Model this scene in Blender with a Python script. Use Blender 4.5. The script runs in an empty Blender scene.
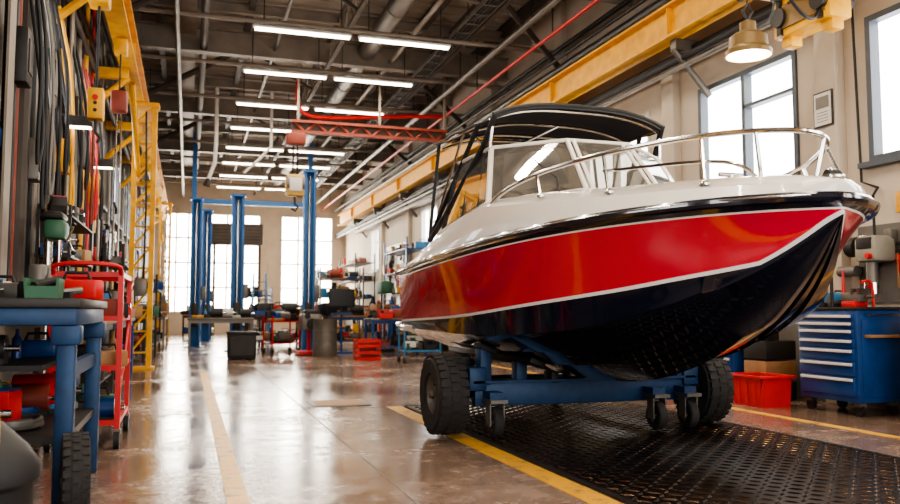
import bpy, bmesh, math, random
from mathutils import Vector, Matrix
random.seed(7)
R = random.Random(11)
scene = bpy.context.scene

# ---------------------------------------------------------------- materials
def lin(c):
    return tuple(((x/255)/12.92 if x/255 <= .04045 else ((x/255+.055)/1.055)**2.4) for x in c)
MATS = {}
def mat(name, col, rough=.5, metal=0., var=.12, scale=6., coat=0., bump=0., emis=0., rvar=0.):
    if name in MATS: return MATS[name]
    m = bpy.data.materials.new(name); m.use_nodes = True
    nt = m.node_tree; N = nt.nodes; L = nt.links
    p = N['Principled BSDF']
    c = lin(col)
    tc = N.new('ShaderNodeTexCoord'); no = N.new('ShaderNodeTexNoise')
    no.inputs['Scale'].default_value = scale; no.inputs['Detail'].default_value = 5
    L.new(tc.outputs['Object'], no.inputs['Vector'])
    mx = N.new('ShaderNodeMix'); mx.data_type = 'RGBA'
    L.new(no.outputs['Fac'], mx.inputs['Factor'])
    mx.inputs['A'].default_value = tuple(max(0, x*(1-var*1.6)) for x in c)+(1,)
    mx.inputs['B'].default_value = tuple(min(1, x*(1+var*1.6)) for x in c)+(1,)
    L.new(mx.outputs['Result'], p.inputs['Base Color'])
    p.inputs['Roughness'].default_value = rough
    p.inputs['Metallic'].default_value = metal
    p.inputs['Coat Weight'].default_value = coat
    p.inputs['Coat Roughness'].default_value = .03
    if rvar:
        mr = N.new('ShaderNodeMapRange')
        mr.inputs['From Min'].default_value = .3; mr.inputs['From Max'].default_value = .7
        mr.inputs['To Min'].default_value = max(0, rough-rvar); mr.inputs['To Max'].default_value = rough+rvar
        L.new(no.outputs['Fac'], mr.inputs['Value']); L.new(mr.outputs['Result'], p.inputs['Roughness'])
    if bump:
        bp = N.new('ShaderNodeBump'); bp.inputs['Strength'].default_value = bump
        bp.inputs['Distance'].default_value = .02
        L.new(no.outputs['Fac'], bp.inputs['Height']); L.new(bp.outputs['Normal'], p.inputs['Normal'])
    if emis:
        p.inputs['Emission Color'].default_value = c+(1,)
        p.inputs['Emission Strength'].default_value = emis
    MATS[name] = m
    return m

RED = mat('red_gelcoat', (200, 4, 46), .13, coat=1, var=.03)
NAVY = mat('navy_gelcoat', (10, 15, 32), .14, coat=1, var=.05)
CREAM = mat('cream_gelcoat', (220, 212, 200), .25, coat=.6, var=.03)
STRIPE = mat('white_stripe', (225, 220, 214), .3, var=.03)
BLACK = mat('black_rubber', (22, 22, 24), .6, var=.2, bump=.1)
TYRE = mat('tyre_rubber', (42, 39, 37), .8, var=.3, scale=20, bump=.3)
STEEL = mat('stainless', (215, 212, 208), .15, 1.0, var=.04)
GREYST = mat('grey_steel', (112, 107, 100), .45, .5, var=.2, rvar=.1)
DARKST = mat('dark_steel', (48, 45, 43), .5, .4, var=.3)
BLUEP = mat('blue_paint', (14, 62, 120), .38, .1, var=.25, coat=.2)
BLUED = mat('blue_dolly_paint', (24, 58, 94), .5, .2, var=.35, scale=12)
BLUEL = mat('light_blue_paint', (50, 116, 160), .45, var=.2)
YEL = mat('yellow_paint', (228, 158, 12), .5, var=.3, scale=5)
ORG = mat('weathered_red_oxide', (130, 54, 38), .55, var=.3)
REDP = mat('red_paint', (196, 30, 30), .4, var=.15)
WALLM = mat('plaster_wall', (188, 174, 156), .8, var=.13, scale=1.6, bump=.05)
WALLG = mat('grey_wall', (98, 95, 91), .8, var=.2, scale=1.5)
CEILM = mat('ceiling_panel', (166, 155, 142), .7, var=.2, scale=1.2)
BEAMM = mat('ceiling_steel', (130, 119, 107), .55, .2, var=.25, scale=3)
BEAMD = mat('ceiling_steel_dark', (76, 67, 60), .6, .2, var=.25, scale=3)
FRAME = mat('window_frame', (190, 184, 174), .5, var=.06)
FRAMED = mat('window_frame_dark', (70, 76, 84), .5, var=.1)
WOOD = mat('wood', (146, 106, 68), .6, var=.25, scale=9)
CARD = mat('cardboard', (168, 134, 96), .8, var=.15)
WHITEP = mat('white_paint', (208, 202, 194), .5, var=.06)
CANVAS = mat('navy_canvas', (32, 40, 56), .7, var=.15, scale=30)
SEAT = mat('seat_vinyl', (190, 180, 166), .5, var=.06)
GREEN = mat('green_paint', (50, 96, 70), .5, var=.15)
DADO = mat('wall_dado', (110, 104, 96), .6)
DAY = mat('daylight_pane', (250, 250, 250), .3, var=0, emis=8)
DAYF = mat('daylight_pane_far', (255, 247, 232), .3, var=0, emis=15)
TUBE = mat('fluorescent_tube', (255, 240, 216), .3, var=0, emis=13)
BULB = mat('lamp_bulb', (255, 230, 190), .3, var=0, emis=12)
SCREEN = mat('screen_glass', (24, 28, 34), .15, var=.05)
BRONZE = mat('bronze_enamel', (116, 92, 54), .4, .4, var=.15)
PALETTE = [REDP, BLUEP, YEL, DARKST, GREYST, WHITEP, GREEN, CARD, WOOD, BLACK, BLUEL, ORG, DARKST, GREYST, BLACK, DARKST, GREYST, BLUEP, BLACK, DARKST]

def glass(name, col, rough=.02):
    m = bpy.data.materials.new(name); m.use_nodes = True
    p = m.node_tree.nodes['Principled BSDF']
    p.inputs['Base Color'].default_value = lin(col)+(1,)
    p.inputs['Transmission Weight'].default_value = .78
    p.inputs['Roughness'].default_value = rough
    p.inputs['IOR'].default_value = 1.4
    return m
GLASS = glass('tinted_glass', (150, 145, 136))

def floor_mat():
    m = bpy.data.materials.new('polished_concrete'); m.use_nodes = True
    nt = m.node_tree; N = nt.nodes; L = nt.links; p = N['Principled BSDF']
    tc = N.new('ShaderNodeTexCoord')
    def noise(s, d=6, r=.6):
        n = N.new('ShaderNodeTexNoise'); n.inputs['Scale'].default_value = s
        n.inputs['Detail'].default_value = d; n.inputs['Roughness'].default_value = r
        L.new(tc.outputs['Object'], n.inputs['Vector']); return n
    n1 = noise(.7); n2 = noise(6, 8, .7); n3 = noise(45, 2)
    cr = N.new('ShaderNodeValToRGB')
    cr.color_ramp.elements[0].position = .34; cr.color_ramp.elements[0].color = lin((100, 81, 68))+(1,)
    cr.color_ramp.elements[1].position = .68; cr.color_ramp.elements[1].color = lin((154, 131, 114))+(1,)
    L.new(n1.outputs['Fac'], cr.inputs['Fac'])
    cr2 = N.new('ShaderNodeValToRGB')
    cr2.color_ramp.elements[0].position = .28; cr2.color_ramp.elements[0].color = (.5, .47, .45, 1)
    cr2.color_ramp.elements[1].position = .56; cr2.color_ramp.elements[1].color = (1, 1, 1, 1)
    L.new(n2.outputs['Fac'], cr2.inputs['Fac'])
    mx = N.new('ShaderNodeMix'); mx.data_type = 'RGBA'; mx.blend_type = 'MULTIPLY'; mx.inputs['Factor'].default_value = .5
    L.new(cr.outputs['Color'], mx.inputs['A']); L.new(cr2.outputs['Color'], mx.inputs['B'])
    L.new(mx.outputs['Result'], p.inputs['Base Color'])
    mr = N.new('ShaderNodeMapRange'); mr.inputs['From Min'].default_value = .4; mr.inputs['From Max'].default_value = .64
    mr.inputs['To Min'].default_value = .05; mr.inputs['To Max'].default_value = .36
    ad = N.new('ShaderNodeMath'); ad.operation = 'ADD'
    hf = N.new('ShaderNodeMath'); hf.operation = 'MULTIPLY'; hf.inputs[1].default_value = .5
    L.new(n1.outputs['Fac'], ad.inputs[0]); L.new(n2.outputs['Fac'], ad.inputs[1]); L.new(ad.outputs[0], hf.inputs[0])
    L.new(hf.outputs[0], mr.inputs['Value']); L.new(mr.outputs['Result'], p.inputs['Roughness'])
    p.inputs['Specular IOR Level'].default_value = .7
    bp = N.new('ShaderNodeBump'); bp.inputs['Strength'].default_value = .08; bp.inputs['Distance'].default_value = .01
    L.new(n3.outputs['Fac'], bp.inputs['Height']); L.new(bp.outputs['Normal'], p.inputs['Normal'])
    return m
FLOORM = floor_mat()
def worn_mat(name, ca, cb, scale, lo, hi, rough=.4):
    m = bpy.data.materials.new(name); m.use_nodes = True
    nt = m.node_tree; N = nt.nodes; L = nt.links; p = N['Principled BSDF']
    tc = N.new('ShaderNodeTexCoord'); no = N.new('ShaderNodeTexNoise'); no.inputs['Scale'].default_value = scale; no.inputs['Detail'].default_value = 9; no.inputs['Roughness'].default_value = .75
    L.new(tc.outputs['Object'], no.inputs['Vector'])
    cr = N.new('ShaderNodeValToRGB'); cr.color_ramp.elements[0].position = lo; cr.color_ramp.elements[0].color = lin(ca)+(1,)
    cr.color_ramp.elements[1].position = hi; cr.color_ramp.elements[1].color = lin(cb)+(1,)
    L.new(no.outputs['Fac'], cr.inputs['Fac']); L.new(cr.outputs['Color'], p.inputs['Base Color']); p.inputs['Roughness'].default_value = rough
    return m
YELL = worn_mat('yellow_floor_paint', (140, 114, 84), (230, 172, 56), 7, .37, .48)
PLATE = worn_mat('checker_plate_steel', (28, 24, 22), (66, 52, 42), 2.5, .35, .75, .28); PLATE.node_tree.nodes['Principled BSDF'].inputs['Metallic'].default_value = .75
LUG = worn_mat('checker_plate_lugs', (56, 48, 42), (120, 94, 70), 3, .35, .7, .26); LUG.node_tree.nodes['Principled BSDF'].inputs['Metallic'].default_value = .9

# ---------------------------------------------------------------- builder
class B:
    def __init__(s, name, loc=(0, 0, 0), rotz=0, parent=None):
        s.name = name; s.loc = loc; s.rotz = rotz; s.parent = parent
        s.v = []; s.f = []; s.m = []; s.mats = []
    def mi(s, m):
        if m not in s.mats: s.mats.append(m)
        return s.mats.index(m)
    def add(s, vs, fs, m):
        o = len(s.v); s.v += [tuple(x) for x in vs]; k = s.mi(m)
        for f in fs: s.f.append([i+o for i in f]); s.m.append(k)
    def box(s, c, d, m, rot=(0, 0, 0), bev=0):
        Rm = Matrix.Rotation(rot[2], 3, 'Z') @ Matrix.Rotation(rot[1], 3, 'Y') @ Matrix.Rotation(rot[0], 3, 'X')
        c = Vector(c)
        if bev:
            t = bmesh.new(); bmesh.ops.create_cube(t, size=1)
            for v in t.verts: v.co = Vector((v.co.x*d[0], v.co.y*d[1], v.co.z*d[2]))
            bmesh.ops.bevel(t, geom=list(t.edges), offset=min(bev, min(d)*.45), segments=2, affect='EDGES', profile=.5)
            t.verts.index_update()
            s.add([Rm @ v.co + c for v in t.verts], [[v.index for v in f.verts] for f in t.faces], m); t.free(); return
        vs = [Rm @ Vector((x*d[0]/2, y*d[1]/2, z*d[2]/2)) + c for x in (-1, 1) for y in (-1, 1) for z in (-1, 1)]
        s.add(vs, [(0, 1, 3, 2), (4, 6, 7, 5), (0, 4, 5, 1), (2, 3, 7, 6), (0, 2, 6, 4), (1, 5, 7, 3)], m)
    def bb(s, x0, x1, y0, y1, z0, z1, m, bev=0):
        s.box(((x0+x1)/2, (y0+y1)/2, (z0+z1)/2), (abs(x1-x0), abs(y1-y0), abs(z1-z0)), m, bev=bev)
    def cyl(s, a, b, r, m, r2=None, seg=14):
        a = Vector(a); b = Vector(b); r2 = r if r2 is None else r2
        d = (b-a).normalized(); u = d.orthogonal().normalized(); w = d.cross(u)
        vs = []
        for p, rr in ((a, r), (b, r2)):
            for i in range(seg):
                t = 2*math.pi*i/seg; vs.append(p+u*math.cos(t)*rr+w*math.sin(t)*rr)
        fs = [(i, (i+1) % seg, seg+(i+1) % seg, seg+i) for i in range(seg)]
        fs += [tuple(range(seg)), tuple(range(seg, 2*seg))]
        s.add(vs, fs, m)
    def tube(s, pts, r, m, seg=8, closed=False):
        P = [Vector(p) for p in pts]; n = len(P); vs = []; u = None
        for i in range(n):
            if closed: d = P[(i+1) % n]-P[i-1]
            else: d = P[min(i+1, n-1)]-P[max(i-1, 0)]
            d.normalize()
            u = d.orthogonal().normalized() if u is None else (u-d*u.dot(d)).normalized()
            w = d.cross(u)
            for k in range(seg):
                t = 2*math.pi*k/seg; vs.append(P[i]+u*math.cos(t)*r+w*math.sin(t)*r)
        fs = []
        for i in range(n if closed else n-1):
            j = (i+1) % n
            for k in range(seg):
                fs.append((i*seg+k, i*seg+(k+1) % seg, j*seg+(k+1) % seg, j*seg+k))
        if not closed: fs += [tuple(range(seg)), tuple(range((n-1)*seg, n*seg))]
        s.add(vs, fs, m)
    def lathe(s, prof, o, axis, m, seg=28):
        o = Vector(o); d = Vector(axis).normalized(); u = d.orthogonal().normalized(); w = d.cross(u); vs = []
        for (r, h) in prof:
            for k in range(seg):
                t = 2*math.pi*k/seg; vs.append(o+d*h+u*math.cos(t)*r+w*math.sin(t)*r)
        fs = []
        for i in range(len(prof)-1):
            for k in range(seg):
                fs.append((i*seg+k, i*seg+(k+1) % seg, (i+1)*seg+(k+1) % seg, (i+1)*seg+k))
        s.add(vs, fs, m)
    def ibeam(s, a, b, h, w, m, t=.02):
        a = Vector(a); b = Vector(b); c = (a+b)/2; L = (b-a).length
        if abs(b.x-a.x) > abs(b.y-a.y):
            s.box(c, (L, t, h), m); s.box(c+Vector((0, 0, h/2)), (L, w, t), m); s.box(c-Vector((0, 0, h/2)), (L, w, t), m)
        else:
            s.box(c, (t, L, h), m); s.box(c+Vector((0, 0, h/2)), (w, L, t), m); s.box(c-Vector((0, 0, h/2)), (w, L, t), m)
    def wheel(s, c, R_, W, axis=(1, 0, 0), rim=None, tread=True):
        rr = R_*.5
        s.lathe([(rr, -W*.42), (rr*1.1, -W*.5), (R_*.88, -W*.52), (R_*.975, -W*.4), (R_, -W*.2), (R_, W*.2), (R_*.975, W*.4), (R_*.88, W*.52), (rr*1.1, W*.5), (rr, W*.42), (rr, -W*.42)], c, axis, TYRE, 40)
        rm = rim or GREYST
        for sg in (-1, 1):
            s.lathe([(rr*1.02, sg*W*.42), (rr*.95, sg*W*.36), (rr*.85, sg*W*.22), (rr*.5, sg*W*.2), (rr*.4, sg*W*.34), (rr*.22, sg*W*.38), (rr*.2, sg*W*.5), (.001, sg*W*.52)], c, axis, rm, 28)
        ax = Vector(axis).normalized(); u = ax.orthogonal().normalized(); w = ax.cross(u)
        for k in range(5):
            t = 2*math.pi*k/5; q = Vector(c)+(u*math.cos(t)+w*math.sin(t))*rr*.62
            s.cyl(q-ax*W*.26, q+ax*W*.26, rr*.06, DARKST, seg=8)
        if tread:
            n = 28
            for k in range(n):
                t = 2*math.pi*k/n
                for off in (-.34, 0, .34):
                    t2 = t+(.11 if off == 0 else 0); rad = u*math.cos(t2)+w*math.sin(t2); tan = ax.cross(rad)
                    q = Vector(c)+rad*(R_*(.985 if off else 1.0))+ax*W*off
                    hx, hy, hz = ax*W*.13, tan*R_*.075, rad*R_*.028
                    vs = [q+hx*a+hy*b_+hz*c_ for a in (-1, 1) for b_ in (-1, 1) for c_ in (-1, 1)]
                    s.add(vs, [(0, 1, 3, 2), (4, 6, 7, 5), (0, 4, 5, 1), (2, 3, 7, 6), (0, 2, 6, 4), (1, 5, 7, 3)], TYRE)
    def done(s, merge=0, angle=35, normals=True):
        me = bpy.data.meshes.new(s.name); me.from_pydata(s.v, [], s.f)
        for m in s.mats: me.materials.append(m)
        me.polygons.foreach_set('material_index', s.m); me.update()
        bm = bmesh.new(); bm.from_mesh(me)
        if merge: bmesh.ops.remove_doubles(bm, verts=list(bm.verts), dist=merge)
        if normals: bmesh.ops.recalc_face_normals(bm, faces=list(bm.faces))
        for f in bm.faces: f.smooth = True
        bm.to_mesh(me); bm.free()
        me.set_sharp_from_angle(angle=math.radians(angle))
        ob = bpy.data.objects.new(s.name, me); scene.collection.objects.link(ob)
        ob.location = s.loc; ob.rotation_euler = (0, 0, s.rotz)
        if s.parent: ob.parent = s.parent
        return ob
def empty(name, loc, rotz=0):
    e = bpy.data.objects.new(name, None); scene.collection.objects.link(e); e.location = loc; e.rotation_euler = (0, 0, rotz); return e
def smooth(pts, it=2):
    pts = [Vector(p) for p in pts]
    for _ in range(it):
        q = [pts[0]]
        for a, c2 in zip(pts[:-1], pts[1:]): q += [a*.75+c2*.25, a*.25+c2*.75]
        q.append(pts[-1]); pts = q
    return pts

XL, XR, Y0, Y1, H = -1.7, 7.2, -4.0, 39.0, 7.4
# ---------------------------------------------------------------- room shell
b = B('floor'); b.bb(XL-.3, XR+.3, Y0-.3, Y1+.3, -.15, 0, FLOORM)
b.done()
b = B('floor_marking_lines')
b.bb(.23, .35, .3, 15.0, 0, .004, YELL)
b.bb(2.12, 2.29, .3, 8.9, 0, .004, YELL)
b.bb(5.62, 5.73, .3, 16, 0, .004, YELL)
b.done()
b = B('floor_joints')
for y in (3.9, 8.9, 13.9, 19, 25): b.bb(XL+.1, 2.1, y, y+.012, 0, .002, DARKST)
b.bb(1.22, 1.23, 0.3, 30, 0, .002, DADO)
b.done()
b = B('checker_plate_ramp'); b.bb(2.33, 4.85, .3, 8.8, 0, .012, PLATE)
b.bb(2.31, 2.35, .3, 8.82, 0, .016, DARKST); b.bb(4.83, 4.87, .3, 8.82, 0, .016, DARKST); b.bb(2.31, 4.87, 8.79, 8.83, 0, .016, DARKST)
yy = .36; k = 0
while yy < 8.75:
    xx = 2.4
    while xx < 4.8:
        a = math.radians(45 if (k+round((xx-2.4)/.085)) % 2 == 0 else -45); ca, sa = math.cos(a), math.sin(a)
        L_, W_ = .046, .016
        def q(u, v, z): return (xx+u*ca-v*sa, yy+u*sa+v*ca, z)
        b.add([q(-L_, 0, .0121), q(0, -W_, .0121), q(L_, 0, .0121), q(0, W_, .0121), q(-L_*.5, 0, .019), q(L_*.5, 0, .019)],
              [(0, 1, 5, 4), (1, 2, 5), (2, 3, 4, 5), (3, 0, 4)], LUG)
        xx += .085
    yy += .085; k += 1
b.done(normals=False)
b = B('floor_hatch'); b.bb(1.35, 2.0, 9.1, 9.75, 0, .008, GREYST, bev=.004); b.bb(1.4, 1.95, 9.15, 9.7, .006, .011, WOOD)
b.done()

def wall_with_windows(name, x, thick, wins, z0, z1, m, yA=Y0, yB=Y1):
    b = B(name); xa, xb = (x, x+thick)
    b.bb(xa, xb, yA, yB, 0, z0, m); b.bb(xa, xb, yA, yB, z1, H, m)
    y = yA
    for (a, c) in wins: b.bb(xa, xb, y, a, z0, z1, m); y = c
    b.bb(xa, xb, y, yB, z0, z1, m); return b
rw = [(-1.5, 1.0), (1.8, 4.3), (5.0, 7.1), (8.2, 10.25), (11.6, 14.0), (23.6, 25.4), (31.6, 33)]
lw = [(-3.2, -1.2), (-.4, 2.0), (2.8, 5.2), (8.6, 10.4), (11.8, 13.6), (15.6, 17.6), (19.6, 21.6), (23.6, 26), (27.4, 30), (31.4, 34)]  # first three are out of view, added to put highlights on the hull
b = wall_with_windows('wall_right', XR, .3, rw, 2.7, 4.35, WALLM); b.done()
b = wall_with_windows('wall_left', XL-.3, .3, lw, 3.1, 4.5, WALLG); b.done()
wn = 0
def window(x, side, y0, y1, z0, z1, fm, pane):
    global wn; wn += 1
    b = B('window_%d' % wn); xi = x - side*0.03; xo = x+side*.1; t = .07
    lo, hi = min(xi, xo), max(xi, xo)
    b.bb(lo, hi, y0, y0+t, z0, z1, fm); b.bb(lo, hi, y1-t, y1, z0, z1, fm)
    b.bb(lo, hi, y0+t, y1-t, z0, z0+t, fm); b.bb(lo, hi, y0+t, y1-t, z1-t, z1, fm)
    ym = (y0+y1)/2; b.bb(lo, hi, ym-.035, ym+.035, z0+t, z1-t, fm)
    b.bb(min(x-side*.12, x-side*.001), max(x-side*.12, x-side*.001), y0-.08, y1+.08, z0-.06, z0, fm)
    b.bb(lo, hi, y0+t, ym, z0+(z1-z0)*.68, z0+(z1-z0)*.68+.045, fm)
    b.box((x+side*.14, ym, (z0+z1)/2), (.02, y1-y0-.02, z1-z0-.02), pane)
    b.done()
for a, c in rw: window(XR, 1, a, c, 2.7, 4.35, FRAMED if a > 4 and a < 9 else FRAME, DAY)
for a, c in lw: window(XL, -1, a, c, 3.1, 4.5, FRAMED, DAY)
b = B('wall_far')
b.bb(XL-.3, XR+.3, Y1, Y1+.3, 0, 1.0, WALLM); b.bb(XL-.3, XR+.3, Y1, Y1+.3, 5.6, H, WALLM)
b.bb(XL-.3, -1.1, Y1, Y1+.3, 1.0, 5.6, WALLM); b.bb(6.6, XR+.3, Y1, Y1+.3, 1.0, 5.6, WALLM)
b.bb(.5, .9, Y1, Y1+.3, 1.0, 5.6, WALLM); b.bb(3.2, 4.1, Y1, Y1+.3, 1.0, 5.6, WALLM)
b.done()
for (xa, xb) in ((-1.1, .5), (.9, 3.2), (4.1, 6.6)):
    wn += 1; b = B('window_%d' % wn)
    for k in range(4):
        xx = xa+(xb-xa)*k/3; b.box((min(max(xx, xa+.04), xb-.04), Y1+.03, 3.3), (.08, .16, 4.6), FRAME)
    for k in range(5):
        zz = 1.04+(4.52)*k/4; b.box(((xa+xb)/2, Y1+.03, zz), (xb-xa, .14, .08), FRAME)
    b.box(((xa+xb)/2, Y1+.14, 3.3), (xb-xa-.02, .02, 4.58), DAYF)
    b.done()
b = B('roller_shutter_box'); b.box((2.1, Y1-.35, 4.6), (2.3, .5, 1.0), BEAMD, bev=.03)
for k in range(6): b.box((2.1, Y1-.61, 4.2+k*.15), (2.2, .03, .03), DARKST)
for x in (1.1, 3.1): b.bb(x-.06, x+.06, Y1-.5, Y1-.3, 0, 4.2, BEAMD)
b.done()
b = B('wall_rear'); b.bb(XL-.3, -1.0, Y0-.3, Y0, 0, H, WALLM); b.bb(6.4, XR+.3, Y0-.3, Y0, 0, H, WALLM); b.bb(-1.0, 6.4, Y0-.3, Y0, 4.8, H, WALLM); b.done()  # unseen rear opening, made so sky light and reflections reach the boat
b = B('trim_rear_door_frame')
b.bb(-1.0, -.9, Y0-.32, Y0+.02, 0, 4.8, YEL); b.bb(6.3, 6.4, Y0-.32, Y0+.02, 0, 4.8, YEL); b.bb(-.9, 6.3, Y0-.32, Y0+.02, 4.7, 4.8, YEL); b.done()
b = B('ceiling'); b.bb(XL-.3, XR+.3, Y0-.3, Y1+.3, H, H+.15, CEILM)
y = Y0
while y < Y1:
    b.bb(XL, XR, y, y+.12, H-.05, H, CEILM); y += .48
b.done()
b = B('baseboard_right'); b.bb(XR-.02, XR, Y0, Y1, 0, .9, DADO); b.done()
b = B('baseboard_left'); b.bb(XL, XL+.02, Y0, Y1, 0, 1.2, DADO); b.done()

# roof steel
b = B('roof_beams')
y = .8
while y < Y1:
    b.ibeam((XL, y, 6.85), (XR, y, 6.85), .5, .22, BEAMM, .025)
    y += 5.7
y = 2.225
while y < Y1:
    b.ibeam((XL, y, 7.12), (XR, y, 7.12), .2, .12, BEAMM, .02); y += 2.85
for x in (-.7, 1.1, 4.7, 6.5): b.ibeam((x, Y0, 7.22), (x, Y1, 7.22), .22, .12, BEAMD, .02)
b.done()
b = B('roof_joist_trusses')
for x in (2.87, 5.3):
    for dz in (6.55, 7.1):
        b.box((x, (Y0+Y1)/2, dz), (.09, Y1-Y0, .06), BEAMD)
    y = Y0
    k = 0
    while y < Y1-.5:
        za, zb = (6.55, 7.1) if k % 2 == 0 else (7.1, 6.55)
        b.cyl((x, y, za), (x, y+.45, zb), .022, BEAMM, seg=6); y += .45; k += 1
b.done()
b = B('sprinkler_and_conduit_pipes')
b.tube([(6.1, Y0, 6.0), (6.1, 17, 6.0), (6.1, 20, 6.0), (6.1, Y1, 6.0)], .035, REDP)
for x, z, r, m in ((5.7, 6.2, .06, GREYST), (-.3, 6.3, .05, GREYST), (.2, 6.7, .08, BEAMD), (6.75, 4.72, .05, BLACK), (6.75, 4.6, .035, GREYST), (-1.35, 5.7, .07, GREYST), (6.9, 4.88, .04, DARKST), (7.0, 5.9, .08, GREYST), (6.98, 6.3, .05, BLACK), (6.6, 5.85, .03, DARKST), (4.3, 6.75, .05, BEAMM), (1.7, 6.8, .04, GREYST)):
    b.cyl((x, Y0, z), (x, Y1, z), r, m, seg=10)
for y in range(-3, 39, 4):
    for x, z in ((6.1, 6.0), (5.7, 6.2), (-.3, 6.3), (.2, 6.7), (4.3, 6.7), (1.7, 6.8)): b.cyl((x, y, z), (x, y, 7.4), .012, DARKST, seg=6)
b.tube(smooth([(6.1, 19.5, 6.0), (5.0, 19.6, 5.95), (3.0, 19.4, 5.7), (2.5, 19.3, 5.75), (2.35, 19.3, 6.1), (2.4, 19.3, 6.6)]), .05, REDP)
b.done()
b = B('ventilation_duct')
b.cyl((3.75, 10.5, 6.95), (3.75, 38, 6.95), .2, GREYST, seg=20)
y = 10.8
while y < 38: b.cyl((3.75, y, 6.95), (3.75, y+.05, 6.95), .215, BEAMM, seg=20); y += 1.4
b.box((-.15, 24, 7.1), (.4, 26, .3), BEAMM, bev=.02)
b.done()
b = B('diagonal_roof_braces')
for y in (9, 14.7, 20.4, 26.1):
    b.cyl((-1.6, y, 5.9), (1.4, y-1.4, 7.3), .07, BEAMD, seg=8)
    b.cyl((7.1, y, 5.9), (4.6, y-1.4, 7.3), .06, BEAMD, seg=8)
for y in (7.9, 13.6, 19.3, 25):
    b.cyl((1.1, y, 7.3), (2.87, y+.9, 6.6), .04, BEAMD, seg=8); b.cyl((5.3, y, 6.6), (2.87, y+.9, 7.3), .04, BEAMM, seg=8)
b.done()
b = B('cable_trays')
for x, z in ((-1.2, 6.1), (5.0, 6.5)):
    for dx in (-.15, .15): b.box((x+dx, 17.5, z), (.02, 43, .08), GREYST)
    y = -3.8
    while y < 38.8: b.box((x, y, z-.03), (.3, .03, .02), GREYST); y += .5
    for dx in (-.08, 0, .07): b.cyl((x+dx, -4, z), (x+dx, 39, z), .025, (BLACK, DARKST, REDP)[int((dx+.1)*10) % 3], seg=6)
    y = -2
    while y < 38:
        for dx in (-.15, .15): b.cyl((x+dx, y, z), (x+dx, y, 7.4), .008, DARKST, seg=6)
        y += 4
b.done()
rows = [.8, 3.6, 6.45, 9.3, 12.15, 15.0, 17.8, 20.7, 23.5, 26.4, 29.2, 32, 35]
for y in rows:
    b = B('fluorescent_light_row')
    b.cyl((XL, y, 6.38), (XR, y, 6.38), .045, BEAMM, seg=10)
    for (xa, xb) in ((1.02, 2.85), (2.98, 4.82)):
        b.box(((xa+xb)/2, y, 6.28), (xb-xa, .1, .05), WHITEP, bev=.01)
        b.cyl((xa+.04, y-.035, 6.235), (xb-.04, y-.035, 6.235), .02, TUBE, seg=8)
        b.cyl((xa+.04, y+.035, 6.235), (xb-.04, y+.035, 6.235), .02, TUBE, seg=8)
        for x in (xa+.2, xb-.2): b.cyl((x, y, 6.3), (x, y, 7.4), .01, DARKST, seg=6)
    b.done()
    ld = bpy.data.lights.new('row_light', 'AREA'); ld.shape = 'RECTANGLE'; ld.size = 3.8; ld.size_y = .1
    ld.energy = 112; ld.color = (1, .87, .70)
    lo = bpy.data.objects.new('fluorescent_glow', ld); scene.collection.objects.link(lo); lo.location = (2.92, y, 6.2)

def crane_rail(name, x, wx, yend):
    b = B(name)
    b.box((x, (Y0+yend)/2, 5.23), (.035, yend-Y0, .44), YEL)
    b.box((x, (Y0+yend)/2, 5.46), (.26, yend-Y0, .035), YEL); b.box((x, (Y0+yend)/2, 5.0), (.26, yend-Y0, .035), YEL)
    b.box((x, (Y0+yend)/2, 5.5), (.06, yend-Y0, .05), DARKST)
    y = Y0+2.0
    sg = 1 if wx > x else -1
    while y < yend:
        b.box(((x+wx)/2, y, 4.9), (abs(wx-x), .14, .16), YEL if sg < 0 else GREYST)
        b.cyl((x, y, 4.85), (wx, y, 4.2), .05, YEL if sg < 0 else GREYST, seg=8)
        b.box((x, y, 5.23), (.2, .02, .42), YEL)
        y += 4
    b.done()
crane_rail('crane_rail_beam', 6.6, XR, 37)
crane_rail('crane_rail_beam', -1.0, XL, 37)
for i, y in enumerate((-1.9, 4.68, 7.6, 10.9, 14.8, 18.8, 22.8, 26.8, 30.8)):
    b = B('wall_pilaster'); b.bb(XR-.14, XR, y-.16, y+.16, 0, H-.06, WALLM, bev=.01); b.done()
for y in (7.5, 11.0, 14.8, 18.8, 22.8, 26.8, 30.8):
    b = B('steel_column'); x = XL+.14
    b.box((x, y, 3.2), (.03, .24, 6.4), BEAMM); b.box((x-.1, y, 3.2), (.02, .24, 6.4), BEAMM); b.box((x+.1, y, 3.2), (.02, .24, 6.4), BEAMM)
    b.box((x, y, .02), (.26, .34, .04), DARKST)
    b.done()
for y in (16.2, 31):
    b = B('yellow_crane_column'); x = -.84
    for dx in (-.17, .17): b.box((x+dx, y, 2.49), (.09, .22, 4.9), YEL)
    for k in range(12): b.cyl((x-.15, y-.09, .3+k*.39), (x+.15, y-.09, .69+k*.39 if k < 11 else 4.9), .022, YEL, seg=6); b.box((x, y, .3+k*.39), (.34, .14, .03), YEL)
    b.box((x, y, .02), (.55, .45, .04), YEL); b.box((x, y, 4.93), (.5, .3, .08), YEL)
    b.cyl((x-.1, y, 3.6), (-1, y-1.4, 4.97), .05, YEL, seg=8)
    b.box((x, y-.14, 1.5), (.22, .12, .32), GREYST, bev=.02); b.tube([(x+.05, y-.14, 1.66), (x+.06, y-.13, 3), (x+.02, y-.12, 4.8)], .018, BLACK)
    b.done()

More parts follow.
